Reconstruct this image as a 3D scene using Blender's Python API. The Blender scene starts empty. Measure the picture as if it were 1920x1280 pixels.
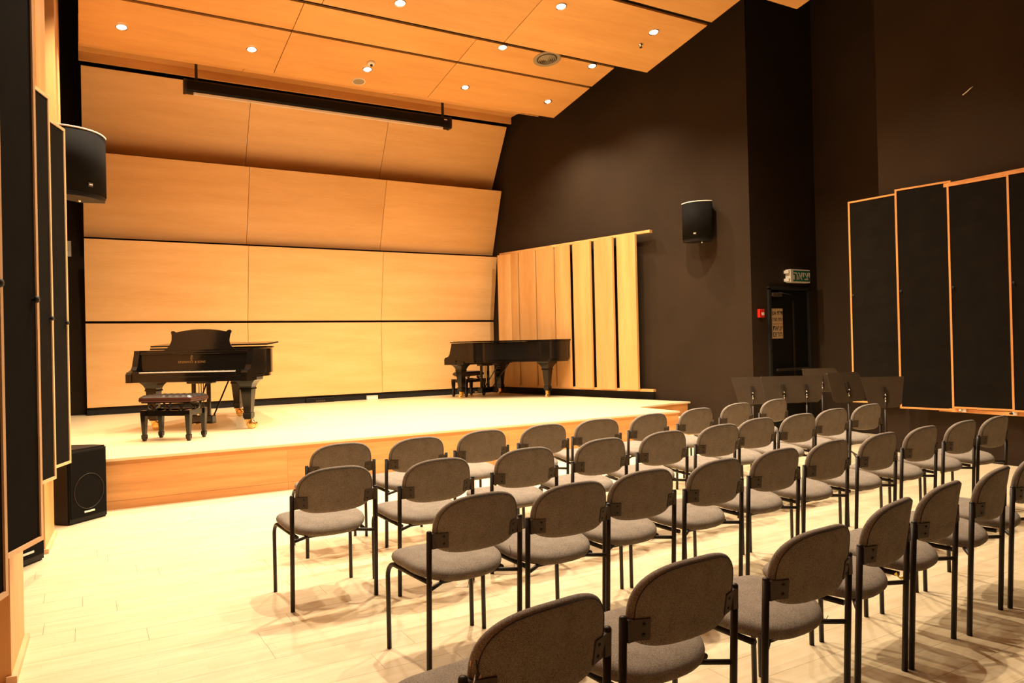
import bpy, bmesh, math, random
from math import sin, cos, pi, radians, sqrt, atan2
from mathutils import Vector, Matrix
random.seed(7)
SC = bpy.context.scene
COL = SC.collection

# ------------------------------------------------------------------ camera
CAM_H = 1.4774
FPX, PITCH, ROLL, YAW = 1397.44, -0.00606, 0.0229, radians(30)
cam_d = bpy.data.cameras.new('camera'); cam = bpy.data.objects.new('camera', cam_d); COL.objects.link(cam)
cam_d.sensor_width = 36; cam_d.lens = FPX / 1920 * 36; cam_d.clip_start = 0.05; cam_d.clip_end = 100
fwd0 = Vector((sin(YAW), cos(YAW), 0)); right0 = Vector((cos(YAW), -sin(YAW), 0))
fwd = fwd0 * cos(PITCH) + Vector((0, 0, -sin(PITCH)))
down0 = fwd.cross(right0)
R = right0 * cos(ROLL) + down0 * sin(ROLL)
D = -right0 * sin(ROLL) + down0 * cos(ROLL)
m = Matrix.Identity(4)
for i in range(3):
    m[i][0] = R[i]; m[i][1] = -D[i]; m[i][2] = -fwd[i]
m[0][3], m[1][3], m[2][3] = 0, 0, CAM_H
cam.matrix_world = m
SC.camera = cam

# ------------------------------------------------------------------ exposure, world
SC.view_settings.view_transform = 'Standard'
SC.view_settings.look = 'None'
SC.view_settings.gamma = 1
SC.view_settings.use_curve_mapping = False
SC.view_settings.exposure = -0.1
W = bpy.data.worlds.new('world'); SC.world = W; W.use_nodes = True
W.node_tree.nodes['Background'].inputs[0].default_value = (1, .8, .6, 1)
W.node_tree.nodes['Background'].inputs[1].default_value = 0.02
LAMP_COL = (1.0, 0.83, 0.60)
STAGE_W, MID_W, HALL_W, BACK_W = 520, 780, 900, 60

# ------------------------------------------------------------------ material helpers
def mat(name, col, rough=.5, metal=0, coat=0, spec=.5, emit=None, estr=0):
    M = bpy.data.materials.new(name); M.use_nodes = True
    b = M.node_tree.nodes['Principled BSDF']
    b.inputs['Base Color'].default_value = (*col, 1); b.inputs['Roughness'].default_value = rough
    b.inputs['Metallic'].default_value = metal; b.inputs['Coat Weight'].default_value = coat
    b.inputs['Coat Roughness'].default_value = .05
    b.inputs['Specular IOR Level'].default_value = spec
    if emit: b.inputs['Emission Color'].default_value = (*emit, 1); b.inputs['Emission Strength'].default_value = estr
    return M

def nodes(M): return M.node_tree.nodes, M.node_tree.links, M.node_tree.nodes['Principled BSDF']

def wood(name, c1, c2, rough=.45, scale=(0.6, 6, 6), var=.12, coat=.0, spots=.0, bump=.02, fine=1.0):
    M = mat(name, c1, rough, coat=coat); N, L, B = nodes(M)
    tc = N.new('ShaderNodeTexCoord'); oi = N.new('ShaderNodeObjectInfo')
    mp = N.new('ShaderNodeMapping'); mp.inputs['Scale'].default_value = scale
    ad = N.new('ShaderNodeVectorMath'); ad.operation = 'ADD'
    ml = N.new('ShaderNodeVectorMath'); ml.operation = 'SCALE'; ml.inputs['Scale'].default_value = 13.0
    cb = N.new('ShaderNodeCombineXYZ')
    L.new(oi.outputs['Random'], cb.inputs[0]); L.new(oi.outputs['Random'], cb.inputs[2])
    L.new(cb.outputs[0], ml.inputs[0]); L.new(tc.outputs['Object'], ad.inputs[0]); L.new(ml.outputs[0], ad.inputs[1])
    L.new(ad.outputs[0], mp.inputs[0])
    n1 = N.new('ShaderNodeTexNoise'); n1.inputs['Scale'].default_value = 1.0; n1.inputs['Detail'].default_value = 5; n1.inputs['Roughness'].default_value = .55
    n2 = N.new('ShaderNodeTexNoise'); n2.inputs['Scale'].default_value = 9.0 * fine; n2.inputs['Detail'].default_value = 4
    L.new(mp.outputs[0], n1.inputs['Vector']); L.new(mp.outputs[0], n2.inputs['Vector'])
    mx = N.new('ShaderNodeMath'); mx.operation = 'MULTIPLY_ADD'; mx.inputs[1].default_value = .35
    L.new(n2.outputs['Fac'], mx.inputs[0]); L.new(n1.outputs['Fac'], mx.inputs[2])
    cr = N.new('ShaderNodeValToRGB'); cr.color_ramp.elements[0].position = .42; cr.color_ramp.elements[1].position = .9
    cr.color_ramp.elements[0].color = (*c2, 1); cr.color_ramp.elements[1].color = (*c1, 1)
    L.new(mx.outputs[0], cr.inputs[0])
    hv = N.new('ShaderNodeHueSaturation')
    mr = N.new('ShaderNodeMapRange'); mr.inputs['To Min'].default_value = 1 - var; mr.inputs['To Max'].default_value = 1 + var * .6
    L.new(oi.outputs['Random'], mr.inputs[0]); L.new(mr.outputs[0], hv.inputs['Value']); L.new(cr.outputs[0], hv.inputs['Color'])
    L.new(hv.outputs[0], B.inputs['Base Color'])
    bp = N.new('ShaderNodeBump'); bp.inputs['Strength'].default_value = bump; bp.inputs['Distance'].default_value = .01
    L.new(n2.outputs['Fac'], bp.inputs['Height']); L.new(bp.outputs[0], B.inputs['Normal'])
    return M

def painted(name, col, rough=.8, amt=.25, scale=2.0, bump=.1, bscale=60, spec=.3):
    M = mat(name, col, rough, spec=spec); N, L, B = nodes(M)
    tc = N.new('ShaderNodeTexCoord')
    n1 = N.new('ShaderNodeTexNoise'); n1.inputs['Scale'].default_value = scale; n1.inputs['Detail'].default_value = 6
    n2 = N.new('ShaderNodeTexNoise'); n2.inputs['Scale'].default_value = bscale
    L.new(tc.outputs['Object'], n1.inputs['Vector']); L.new(tc.outputs['Object'], n2.inputs['Vector'])
    cr = N.new('ShaderNodeValToRGB')
    cr.color_ramp.elements[0].position = .3; cr.color_ramp.elements[1].position = .7
    cr.color_ramp.elements[0].color = (*[c * (1 - amt) for c in col], 1); cr.color_ramp.elements[1].color = (*[c * (1 + amt) for c in col], 1)
    L.new(n1.outputs['Fac'], cr.inputs[0]); L.new(cr.outputs[0], B.inputs['Base Color'])
    bp = N.new('ShaderNodeBump'); bp.inputs['Strength'].default_value = bump; bp.inputs['Distance'].default_value = .003
    L.new(n2.outputs['Fac'], bp.inputs['Height']); L.new(bp.outputs[0], B.inputs['Normal'])
    return M

def fabric(name, ca, cb_, sc=330, rough=.95):
    M = mat(name, ca, rough, spec=.15); N, L, B = nodes(M)
    tc = N.new('ShaderNodeTexCoord')
    w1 = N.new('ShaderNodeTexNoise'); w1.inputs['Scale'].default_value = sc; w1.inputs['Detail'].default_value = 1
    w2 = N.new('ShaderNodeTexNoise'); w2.inputs['Scale'].default_value = 14; w2.inputs['Detail'].default_value = 3
    w3 = N.new('ShaderNodeTexWave'); w3.inputs['Scale'].default_value = sc * .55; w3.wave_type = 'BANDS'; w3.bands_direction = 'DIAGONAL'; w3.inputs['Distortion'].default_value = .6
    for w in (w1, w2, w3): L.new(tc.outputs['Object'], w.inputs['Vector'])
    a = N.new('ShaderNodeMath'); a.operation = 'MULTIPLY_ADD'; a.inputs[1].default_value = .45
    L.new(w3.outputs['Fac'], a.inputs[0]); L.new(w1.outputs['Fac'], a.inputs[2])
    a2 = N.new('ShaderNodeMath'); a2.operation = 'MULTIPLY_ADD'; a2.inputs[1].default_value = .25
    L.new(w2.outputs['Fac'], a2.inputs[0]); L.new(a.outputs[0], a2.inputs[2])
    cr = N.new('ShaderNodeValToRGB'); cr.color_ramp.elements[0].position = .6; cr.color_ramp.elements[1].position = 1.05
    cr.color_ramp.elements[0].color = (*cb_, 1); cr.color_ramp.elements[1].color = (*ca, 1)
    L.new(a2.outputs[0], cr.inputs[0]); L.new(cr.outputs[0], B.inputs['Base Color'])
    bp = N.new('ShaderNodeBump'); bp.inputs['Strength'].default_value = .35; bp.inputs['Distance'].default_value = .001
    L.new(a.outputs[0], bp.inputs['Height']); L.new(bp.outputs[0], B.inputs['Normal'])
    return M

def plankmat(name, c1, c2, c3, rough=.35):
    M = mat(name, c1, rough, coat=.15); N, L, B = nodes(M)
    B.inputs['Coat Roughness'].default_value = .3
    tc = N.new('ShaderNodeTexCoord'); oi = N.new('ShaderNodeObjectInfo')
    cb = N.new('ShaderNodeCombineXYZ'); L.new(oi.outputs['Random'], cb.inputs[0]); L.new(oi.outputs['Random'], cb.inputs[1])
    sc = N.new('ShaderNodeVectorMath'); sc.operation = 'SCALE'; sc.inputs['Scale'].default_value = 17
    L.new(cb.outputs[0], sc.inputs[0])
    ad = N.new('ShaderNodeVectorMath'); ad.operation = 'ADD'; L.new(tc.outputs['Object'], ad.inputs[0]); L.new(sc.outputs[0], ad.inputs[1])
    mp = N.new('ShaderNodeMapping'); mp.inputs['Scale'].default_value = (1.4, 14, 3); L.new(ad.outputs[0], mp.inputs[0])
    n = N.new('ShaderNodeTexNoise'); n.inputs['Scale'].default_value = 1.6; n.inputs['Detail'].default_value = 6; n.inputs['Roughness'].default_value = .6
    L.new(mp.outputs[0], n.inputs['Vector'])
    br = N.new('ShaderNodeTexBrick'); br.inputs['Scale'].default_value = 1; br.inputs['Mortar Size'].default_value = .0012
    br.inputs['Brick Width'].default_value = .42; br.inputs['Row Height'].default_value = .066
    br.inputs['Color1'].default_value = (*c1, 1); br.inputs['Color2'].default_value = (*c2, 1); br.inputs['Mortar'].default_value = (*c3, 1)
    L.new(ad.outputs[0], br.inputs['Vector'])
    mx = N.new('ShaderNodeMix'); mx.data_type = 'RGBA'; mx.blend_type = 'MULTIPLY'; mx.inputs[0].default_value = 1
    cr = N.new('ShaderNodeValToRGB'); cr.color_ramp.elements[0].position = .3; cr.color_ramp.elements[1].position = .62
    cr.color_ramp.elements[0].color = (.90, .85, .78, 1); cr.color_ramp.elements[1].color = (1, 1, 1, 1)
    L.new(n.outputs['Fac'], cr.inputs[0]); L.new(br.outputs['Color'], mx.inputs['A']); L.new(cr.outputs[0], mx.inputs['B'])
    L.new(mx.outputs['Result'], B.inputs['Base Color'])
    return M

PANEL_H = wood('birch_horizontal', (.84, .50, .205), (.72, .385, .13), scale=(.55, 4, 5), var=.06, rough=.42, bump=.03)
PANEL_V = wood('birch_vertical', (.68, .38, .145), (.54, .265, .08), scale=(5, 5, .5), var=.10, rough=.45)
CEIL = wood('birch_ceiling', (.74, .40, .14), (.62, .30, .09), scale=(.5, 3.5, 5), var=.07, rough=.5)
FASCIA = wood('stage_fascia_wood', (.74, .36, .12), (.52, .22, .06), scale=(.6, 6, 14), var=.05, rough=.4)
EDGE = wood('pale_edge_wood', (.86, .55, .30), (.74, .42, .2), scale=(4, 4, .8), var=.05)
TRIMO = wood('orange_trim_wood', (.78, .36, .11), (.6, .24, .06), scale=(4, 4, .8), var=.05)
FLOORM = plankmat('floor_planks', (.80, .67, .45), (.77, .63, .41), (.71, .56, .35))
STAGEM = wood('stage_boards', (.80, .63, .37), (.75, .56, .31), scale=(.35, 5, 1), var=.03, rough=.38, coat=.1)
BLACKW = painted('black_wall_paint', (.032, .0195, .0105), .85, .12, 1.2, .15, 40, spec=.12)
BLACKC = painted('black_void_paint', (.012, .010, .008), .9, .1)
CLOTH = painted('black_acoustic_cloth', (.010, .0078, .0055), .95, .15, 6, .2, 400, spec=.05)
SPKG = painted('black_speaker_grille', (.007, .0058, .0045), .8, .1, 8, .3, 500, spec=.06)
SPKB = painted('black_speaker_shell', (.007, .0058, .0045), .45, .1, 8, .15, 300, spec=.22)
METAL = painted('dark_bronze_metal', (.026, .018, .012), .42, .08, 30, .03, 200, spec=.3)
STANDM = painted('music_stand_metal', (.055, .036, .020), .55, .08, 10, .03, 200, spec=.25)
BRKT = mat('brown_bracket', (.075, .053, .034), .55, spec=.3)
FAB = fabric('grey_tweed', (.36, .305, .25), (.085, .061, .040))
PIANO = mat('black_piano_lacquer', (.006, .0048, .0038), .12, spec=.38)
IVORY = mat('ivory_keys', (.85, .78, .62), .3)
BRASS = mat('polished_brass', (.85, .56, .22), .25, metal=1)
GOLDP = mat('gold_print', (.28, .15, .045), .4, metal=.3)
LEATH = mat('black_leather', (.02, .016, .013), .3, spec=.6)
BURG = mat('burgundy_leather', (.075, .011, .007), .45)
WHITE = mat('white_plastic', (.78, .70, .60), .5)
CHROME = mat('chrome', (.7, .68, .64), .2, metal=1)
LAMP = mat('lamp_glow', (1, 1, 1), .5, emit=(1, .93, .80), estr=28)
RED = mat('red_plastic', (.65, .02, .01), .4)
GREEN = mat('exit_green', (.01, .13, .07), .5)
SIGNW = mat('sign_white', (.70, .62, .50), .5)
SIGNY = mat('sign_buff', (.50, .32, .15), .6)
BLKP = mat('black_print', (.01, .008, .006), .6)
GLASSD = mat('dark_glass', (.01, .01, .01), .1)
DIFF = mat('grey_diffuser', (.30, .24, .16), .6)
FOAM = mat('pale_foam', (.80, .55, .35), .9)
YEL = mat('yellow_tape', (.80, .50, .03), .5)
THREAD = mat('black_thread', (.02, .016, .014), .8)

# ------------------------------------------------------------------ mesh helpers
class MB:
    def __init__(s): s.v = []; s.f = []; s.sm = []
    def add(s, vs, fs, smooth=False, M=None):
        o = len(s.v)
        s.v += [tuple(M @ Vector(v)) if M is not None else tuple(v) for v in vs]
        s.f += [tuple(i + o for i in f) for f in fs]; s.sm += [smooth] * len(fs)
        return s
    def box(s, x0, x1, y0, y1, z0, z1, M=None, b=0):
        if b <= 0:
            vs = [(x, y, z) for x in (x0, x1) for y in (y0, y1) for z in (z0, z1)]
            fs = [(0, 1, 3, 2), (4, 6, 7, 5), (0, 4, 5, 1), (2, 3, 7, 6), (0, 2, 6, 4), (1, 5, 7, 3)]
            return s.add(vs, fs, False, M)
        bm = bmesh.new(); bmesh.ops.create_cube(bm, size=1)
        for v in bm.verts:
            v.co = Vector(((x0 + x1) / 2 + v.co.x * (x1 - x0), (y0 + y1) / 2 + v.co.y * (y1 - y0), (z0 + z1) / 2 + v.co.z * (z1 - z0)))
        bmesh.ops.bevel(bm, geom=bm.edges[:], offset=b, segments=2, affect='EDGES', profile=.5)
        s.frombm(bm, M=M); return s
    def frombm(s, bm, smooth=False, M=None):
        bm.verts.index_update()
        s.add([v.co.copy() for v in bm.verts], [[v.index for v in f.verts] for f in bm.faces], smooth, M); bm.free()
    def prism(s, poly, a0, a1, axis='z', M=None, smooth=False):
        """poly: list of 2D points; extruded along axis from a0 to a1."""
        n = len(poly)
        def P(p, a):
            if axis == 'z': return (p[0], p[1], a)
            if axis == 'y': return (p[0], a, p[1])
            return (a, p[0], p[1])
        vs = [P(p, a0) for p in poly] + [P(p, a1) for p in poly]
        s.add(vs, [tuple(range(n))[::-1], tuple(range(n, 2 * n))], False, M)
        o = len(s.v) - 2 * n
        for i in range(n):
            j = (i + 1) % n
            s.f.append((o + i, o + j, o + n + j, o + n + i)); s.sm.append(smooth)
        return s
    def tube(s, pts, r, seg=10, M=None, cap=True, rr=None):
        pts = [Vector(p) for p in pts]; vs = []; fs = []; n = len(pts)
        up = None
        for i, p in enumerate(pts):
            t = (pts[min(i + 1, n - 1)] - pts[max(i - 1, 0)]).normalized()
            if up is None: up = t.orthogonal().normalized()
            up = (up - t * up.dot(t)).normalized(); w = t.cross(up)
            ri = rr[i] if rr else r
            for k in range(seg):
                a = 2 * pi * k / seg; vs.append(p + (up * cos(a) + w * sin(a)) * ri)
        for i in range(n - 1):
            for k in range(seg):
                k2 = (k + 1) % seg; fs.append((i * seg + k, i * seg + k2, (i + 1) * seg + k2, (i + 1) * seg + k))
        s.add(vs, fs, True, M)
        if cap:
            o = len(s.v) - len(vs)
            s.f.append(tuple(o + k for k in range(seg))[::-1]); s.sm.append(False)
            s.f.append(tuple(o + (n - 1) * seg + k for k in range(seg))); s.sm.append(False)
        return s
    def lathe(s, prof, seg=20, M=None, smooth=True):
        vs = []; fs = []
        for (r, z) in prof:
            for k in range(seg):
                a = 2 * pi * k / seg; vs.append((r * cos(a), r * sin(a), z))
        for i in range(len(prof) - 1):
            for k in range(seg):
                k2 = (k + 1) % seg; fs.append((i * seg + k, i * seg + k2, (i + 1) * seg + k2, (i + 1) * seg + k))
        s.add(vs, fs, smooth, M); return s
    def build(s, name, m, parent=None, loc=None, rot=None, label=None):
        me = bpy.data.meshes.new(name); me.from_pydata(s.v, [], s.f)
        me.polygons.foreach_set('use_smooth', s.sm)
        me.materials.append(m); me.validate(); me.update()
        bm = bmesh.new(); bm.from_mesh(me); bmesh.ops.recalc_face_normals(bm, faces=bm.faces); bm.to_mesh(me); bm.free()
        o = bpy.data.objects.new(name, me); COL.objects.link(o)
        if parent: o.parent = parent
        if loc: o.location = loc
        if rot: o.rotation_euler = rot
        if label: o['label'] = label
        return o

def tag(o, label=None, cat=None, group=None, kind=None):
    if label: o['label'] = label
    if cat: o['category'] = cat
    if group: o['group'] = group
    if kind: o['kind'] = kind
    return o
def thing(name, loc, rz=0, label=None, cat=None, group=None, rx=0, ry=0):
    o = bpy.data.objects.new(name, None); COL.objects.link(o); o.empty_display_size = .1
    o.location = loc; o.rotation_euler = (rx, ry, rz); return tag(o, label, cat, group)
def struct(o): o['kind'] = 'structure'; return o
def linkdup(o, parent=None, loc=None, rot=None):
    c = o.copy(); COL.objects.link(c)
    if parent is not None: c.parent = parent
    if loc is not None: c.location = loc
    if rot is not None: c.rotation_euler = rot
    return c
def copy_tree(o, parent=None):
    c = o.copy(); COL.objects.link(c); c.parent = parent
    for ch in list(o.children): copy_tree(ch, c)
    return c
def text_obj(name, body, size, m, parent, loc, rot, extr=.001, align='CENTER', sx=1.0, bold=0):
    cu = bpy.data.curves.new(name, 'FONT'); cu.body = body; cu.size = size; cu.extrude = extr; cu.align_x = align; cu.align_y = 'CENTER'
    cu.offset = bold
    t = bpy.data.objects.new(name + '_tmp', cu); COL.objects.link(t)
    dg = bpy.context.evaluated_depsgraph_get(); me = bpy.data.meshes.new_from_object(t.evaluated_get(dg))
    bpy.data.objects.remove(t)
    for v in me.vertices: v.co.x *= sx
    me.materials.clear(); me.materials.append(m)
    o = bpy.data.objects.new(name, me); COL.objects.link(o); o.parent = parent; o.location = loc; o.rotation_euler = rot
    return o
def sgn(a): return -1 if a < 0 else 1
def superell(hw, ht, hb, nt, nb, N=44):
    out = []
    for k in range(N):
        a = 2 * pi * k / N; c, s_ = cos(a), sin(a)
        n = nt if s_ >= 0 else nb; h = ht if s_ >= 0 else hb
        out.append((hw * sgn(c) * abs(c) ** (2 / n), h * sgn(s_) * abs(s_) ** (2 / n)))
    return out
def cushion(outline, prof, center=(0, 0)):
    """prof: list of (scale inset m, height). returns verts (u,v,h) & faces."""
    N = len(outline); vs = []; fs = []
    for (ins, h) in prof:
        for (u, v) in outline:
            d = sqrt(u * u + v * v); k = max(0.0, (d - ins) / d) if ins < 5 else 0
            vs.append((u * k, v * k, h))
    for i in range(len(prof) - 1):
        for k in range(N):
            k2 = (k + 1) % N; fs.append((i * N + k, i * N + k2, (i + 1) * N + k2, (i + 1) * N + k))
    fs.append(tuple(range(N))[::-1]); fs.append(tuple((len(prof) - 1) * N + k for k in range(N)))
    return vs, fs

# ================================================================== SETTING
HS = 0.49          # stage height
ZC = 7.6
# right stage wall line
PWX, PWY = 8.02 + .0974, 12.27 + .0226
def wall_s(t): return PWX - .2317 * (t - PWY)
CX, CY = 9.067, 8.197
def wallbox(name, p, q, z0, z1, th, m, side=1):
    """vertical slab from p to q, thickness th to the right-hand side (side=1) of p->q"""
    p = Vector(p); q = Vector(q); d = (q - p).normalized(); n = Vector((d.y, -d.x)) * side * th
    mb = MB().prism([p, q, q + n, p + n], z0, z1); return struct(mb.build(name, m))
fl = struct(MB().box(-.9, 12, -3.2, 14.8, -.10, -.016).build('floor', FLOORM))
wallbox('wall_back', (-.8, 14.42), (9, 14.42), 0, ZC, .15, BLACKW, -1)
wallbox('wall_left', (-.66, -3), (-.66, 14.42), 0, ZC, .15, BLACKW, -1)
wallbox('wall_stage_right', (wall_s(14.42), 14.42), (CX, CY), 0, ZC, .12, BLACKW, -1)
wallbox('wall_niche_back', (CX + .02, CY), (10.75, CY), 2.33, ZC, .12, BLACKW, -1)
wallbox('wall_niche_left', (CX + .02, CY), (9.42, CY), 0, 2.33, .12, BLACKW, -1)
wallbox('wall_niche_right', (10.42, CY), (10.75, CY), 0, 2.33, .12, BLACKW, -1)
wallbox('wall_niche_side', (10.62, CY), (10.62, 6.04), 0, ZC, .12, BLACKW, -1)
wallbox('wall_niche_front', (10.74, 6.03), (9.14, 6.03), 0, ZC, .12, BLACKW, -1)
WR = wallbox('wall_right', (9.1, 6.04), (9.1, -3), 0, ZC, .15, BLACKW, -1)
wallbox('wall_rear', (9.2, -3), (-.8, -3), 0, ZC, .12, BLACKC, -1)
# floor planks (individual near the camera, rest stuff)
def floor_ok(s, t):
    if t > 8.1 and s < 7.42: return False
    return True
plank = None; cnt = 0; rest = MB(); PL, PW = 1.32, .2
j = 0
t = -2.9
while t < 9.7:
    off = random.uniform(-PL, 0)
    s = -.62 + off
    while s < 9.08:
        a0 = max(s, -.62); a1 = min(s + PL, 9.06)
        t1 = min(t + PW, 9.7)
        if t < 8.1 <= t1 and False: pass
        if t >= 8.08: a0 = max(a0, 7.44)
        if t >= 8.1: a1 = min(a1, wall_s(t1) - .02)
        if a1 - a0 > .03:
            cx = (a0 + a1) / 2; cy = t + PW / 2
            # depth/lateral test for visibility
            dep = cx * sin(YAW) + cy * cos(YAW); lat = cx * cos(YAW) - cy * sin(YAW)
            vis = dep > 1.5 and abs(lat / dep) < .78 and (CAM_H / dep) < .56
            full = abs((a1 - a0) - PL) < 1e-6
            if vis and cnt < 298:
                if full and plank is not None and plank.get('full'):
                    c = linkdup(plank, loc=(cx, cy, 0)); c.parent = fl
                else:
                    L2 = (a1 - a0) / 2
                    c = MB().box(-L2 + .0008, L2 - .0008, -PW / 2 + .0008, PW / 2 - .0008, -.014, 0).build('plank', FLOORM, fl, (cx, cy, 0))
                    if full: c['full'] = 1; plank = c
                cnt += 1
            else:
                rest.box(a0 + .0008, a1 - .0008, t + .0008, t1 - .0008, -.014, 0)
        s += PL
    t += PW
r_ = rest.build('planks_far', FLOORM, fl); r_['kind'] = 'stuff'

# ---- stage
stage = struct(MB().prism([(-.62, 8.14), (7.40, 8.14), (7.40, 9.02), (8.31, 9.24), (8.66, 9.24), (wall_s(14.4) - .02, 14.4), (-.62, 14.4)], 0.0, HS - .03).build('stage_platform', FASCIA))
topp = [(-.62, 8.08), (7.42, 8.08), (7.42, 9.0), (8.335, 9.215), (8.70, 9.215), (wall_s(14.4) - .02, 14.4), (-.62, 14.4)]
MB().prism(topp, HS - .025, HS).build('stage_deck', STAGEM, stage)
for k, (a, b) in enumerate([(-.60, 1.88), (1.8815, 4.6), (4.6015, 7.41)]):
    MB().box(a, b, 8.10, 8.14, .0825, HS - .026).build('fascia_panel', FASCIA, stage)
    MB().box(a, b, 8.096, 8.14, .0, .081).build('kick_strip', FASCIA, stage)
MB().box(7.385, 7.41, 8.14, 9.0, 0, HS - .026).build('fascia_panel', FASCIA, stage)
MB().prism([(7.42, 9.03), (8.33, 9.235), (8.33, 9.26), (7.42, 9.06)], 0, HS - .026).build('fascia_panel', FASCIA, stage)
st = thing('stage_step', (8.47, 9.07, 0), 0, 'small wooden step block beside the right end of the stage', 'step')
MB().box(-.16, .15, -.17, .13, 0, .245).build('riser', FASCIA, st)
MB().box(-.165, .155, -.18, .135, .247, .27).build('tread', STAGEM, st)

# ---- back wall timber panels, 4 rows x 3
SE = [0.057, 2.615, 5.15, 7.69]
rows = [(.62, 14.10, 2.005, 14.09), (2.045, 14.085, 3.375, 13.87), (3.43, 14.07, 4.73, 13.61), (4.84, 14.03, 6.0, 13.33)]
pb = struct(MB().box(SE[0] + .05, SE[3] - .05, 14.16, 14.40, HS, 6.0).build('wall_panelling', BLACKC))
for (z0, t0, z1, t1) in rows:
    for i in range(3):
        h = sqrt((z1 - z0) ** 2 + (t1 - t0) ** 2); ang = atan2(t0 - t1, z1 - z0)
        w = SE[i + 1] - SE[i]
        M0 = MB().box(-w / 2 + .004, w / 2 - .004, 0, .035, 0, h)
        M0.build('panel', PANEL_H, pb, ((SE[i] + SE[i + 1]) / 2, t0, z0), (ang, 0, 0))
MB().box(SE[0], SE[3], 14.13, 14.155, HS, .66).build('plinth', BLACKC, pb)

# ---- ceiling
ce = struct(MB().box(-.8, 12, -3.2, 14.8, ZC, ZC + .1).build('ceiling', BLACKC))
KS = .172
CE = [0.03, 2.63, 5.20, 7.79]
def ceilrow(t0, z0, t1, seams, k=KS):
    L = sqrt((t0 - t1) ** 2 * (1 + k * k))
    for i in range(len(seams) - 1):
        w = seams[i + 1] - seams[i]
        MB().box(-w / 2 + .005, w / 2 - .005, -L, 0, 0, .03).build('panel', CEIL, ce, ((seams[i] + seams[i + 1]) / 2, t0, z0), (-math.atan(k), 0, 0))
ZA = lambda t: 5.75 + KS * (11.85 - t) - .012
ceilrow(11.72, ZA(11.72), 10.56, CE)
ceilrow(10.50, ZA(10.50), 9.86, CE)
ZB = lambda t: 5.735 + .178 * (9.04 - t)
ceilrow(9.04, ZB(9.04), 7.72, CE, .178)
ceilrow(7.64, ZB(7.64), 6.30, CE, .178)
ZD = lambda t: 5.59 + .178 * (6.20 - t)
ceilrow(6.20, ZD(6.20), 4.88, CE, .178)
ceilrow(4.80, ZD(4.80), 3.46, CE, .178)
ZE = lambda t: 5.50 + .178 * (3.36 - t)
ceilrow(3.36, ZE(3.36), 2.04, CE, .178)
ceilrow(1.96, ZE(1.96), .62, CE, .178)
ZF = lambda t: 5.45 + .178 * (.5 - t)
ceilrow(.5, ZF(.5), -2.6, CE, .178)
# rear lip, recess soffit and fascia
for a, b in ((.03, 2.20), (2.21, 4.62), (4.63, 7.10)):
    MB().box(a, b, 0, .20, 0, .03).build('lip_panel', CEIL, ce, (0, 11.73, 5.766), (radians(8), 0, 0))
MB().box(.03, 7.6, 11.95, 11.98, 5.83, 6.25).build('lip_riser', CEIL, ce)
MB().box(.03, 7.72, 11.98, 13.26, 6.17, 6.20).build('soffit_panel', CEIL, ce)
MB().box(.03, 7.72, 13.20, 13.23, 6.035, 6.168).build('soffit_panel', CEIL, ce)
MB().box(.03, 7.7, 13.42, 14.4, 6.12, 6.2).build('void_board', BLACKC, ce)

# ---- left wall timber pilasters and skirting
LWOOD = wood('left_pilaster_wood', (.80, .42, .15), (.62, .29, .09), scale=(6, 6, .5), var=.05)
wl = struct(MB().box(-.655, -.60, -3, 8.05, 0, 5.4).build('wall_left_lining', LWOOD))
for (t0, t1, s0, s1, z0) in ((4.09, 4.65, -.301, -.283, 0), (6.62, 7.26, -.262, -.222, 0), (9.45, 11.75, -.20, -.197, HS)):
    MB().prism([(-.6, t0), (s0, t0), (s1, t1), (-.6, t1)], z0, 7.2).build('pilaster', LWOOD, wl)
    if z0 == 0:
        tr = MB().prism([(s0 - .02, t0 - .018), (s0 + .022, t0 - .018), (s1 + .022, t1 + .02), (s1 - .02, t1 + .02)], 0, .035)
        tr.build('skirting', EDGE, wl)
# ---- black acoustic panels
def acoustic(name, far, ang, width, z0, z1, frame, label, group, side, knobz=1.75):
    """far = protruding far edge (s,t). Panel runs back toward the wall & camera by width."""
    # local x: 0 at far edge -> -width ; front face normal -y (room facing)
    o = thing(name, (far[0], far[1], z0), ang, label, 'acoustic panel', group)
    H = z1 - z0; fw = .022; T = .055
    fr = MB()
    s = side
    for (xa, xb, za, zb) in ((0, fw, 0, H), (width - fw, width, 0, H), (fw, width - fw, 0, fw), (fw, width - fw, H - fw, H)):
        fr.box(min(-xa, -xb), max(-xa, -xb), -T / 2, T / 2, za, zb)
    fr.build('frame', frame, o)
    MB().box(-(width - fw), -fw, -T / 2 + .008, T / 2 - .004, fw, H - fw).build('cloth_board', CLOTH, o)
    mk = MB().lathe([(0, .03), (.014, .028), (.018, .016), (.008, .008), (.008, 0)], 12, Matrix.Translation((-.05, -T / 2 + .008, knobz - z0)) @ Matrix.Rotation(radians(90), 4, 'X'))
    mk.build('knob', BLKP, o)
    return o
def dirang(dx, dy): return atan2(dy, dx)
# left: local +x direction points from near-deep edge to far-protruding edge = (.34,.94); local -y must face room (+s)
for (s, t, da, lab) in ((-.115, 7.15, 20, 'black fabric acoustic panel on the left wall, nearest the stage and the hanging speaker'),
                        (-.198, 6.30, 19, 'black fabric acoustic panel on the left wall, second away from the stage'),
                        (-.27, 5.25, 18, 'black fabric acoustic panel on the left wall, hidden behind its neighbour nearer the viewer'),
                        (-.199, 4.25, 21, 'tall black fabric acoustic panel on the left wall, third visible from the stage'),
                        (-.275, 3.34, 18, 'black fabric acoustic panel on the left wall, cut off by the left picture edge')):
    acoustic('acoustic_panel', (s, t), radians(90 - da), .97, .6, 3.35, EDGE, lab, 'black panels on the left wall', 1)
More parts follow.
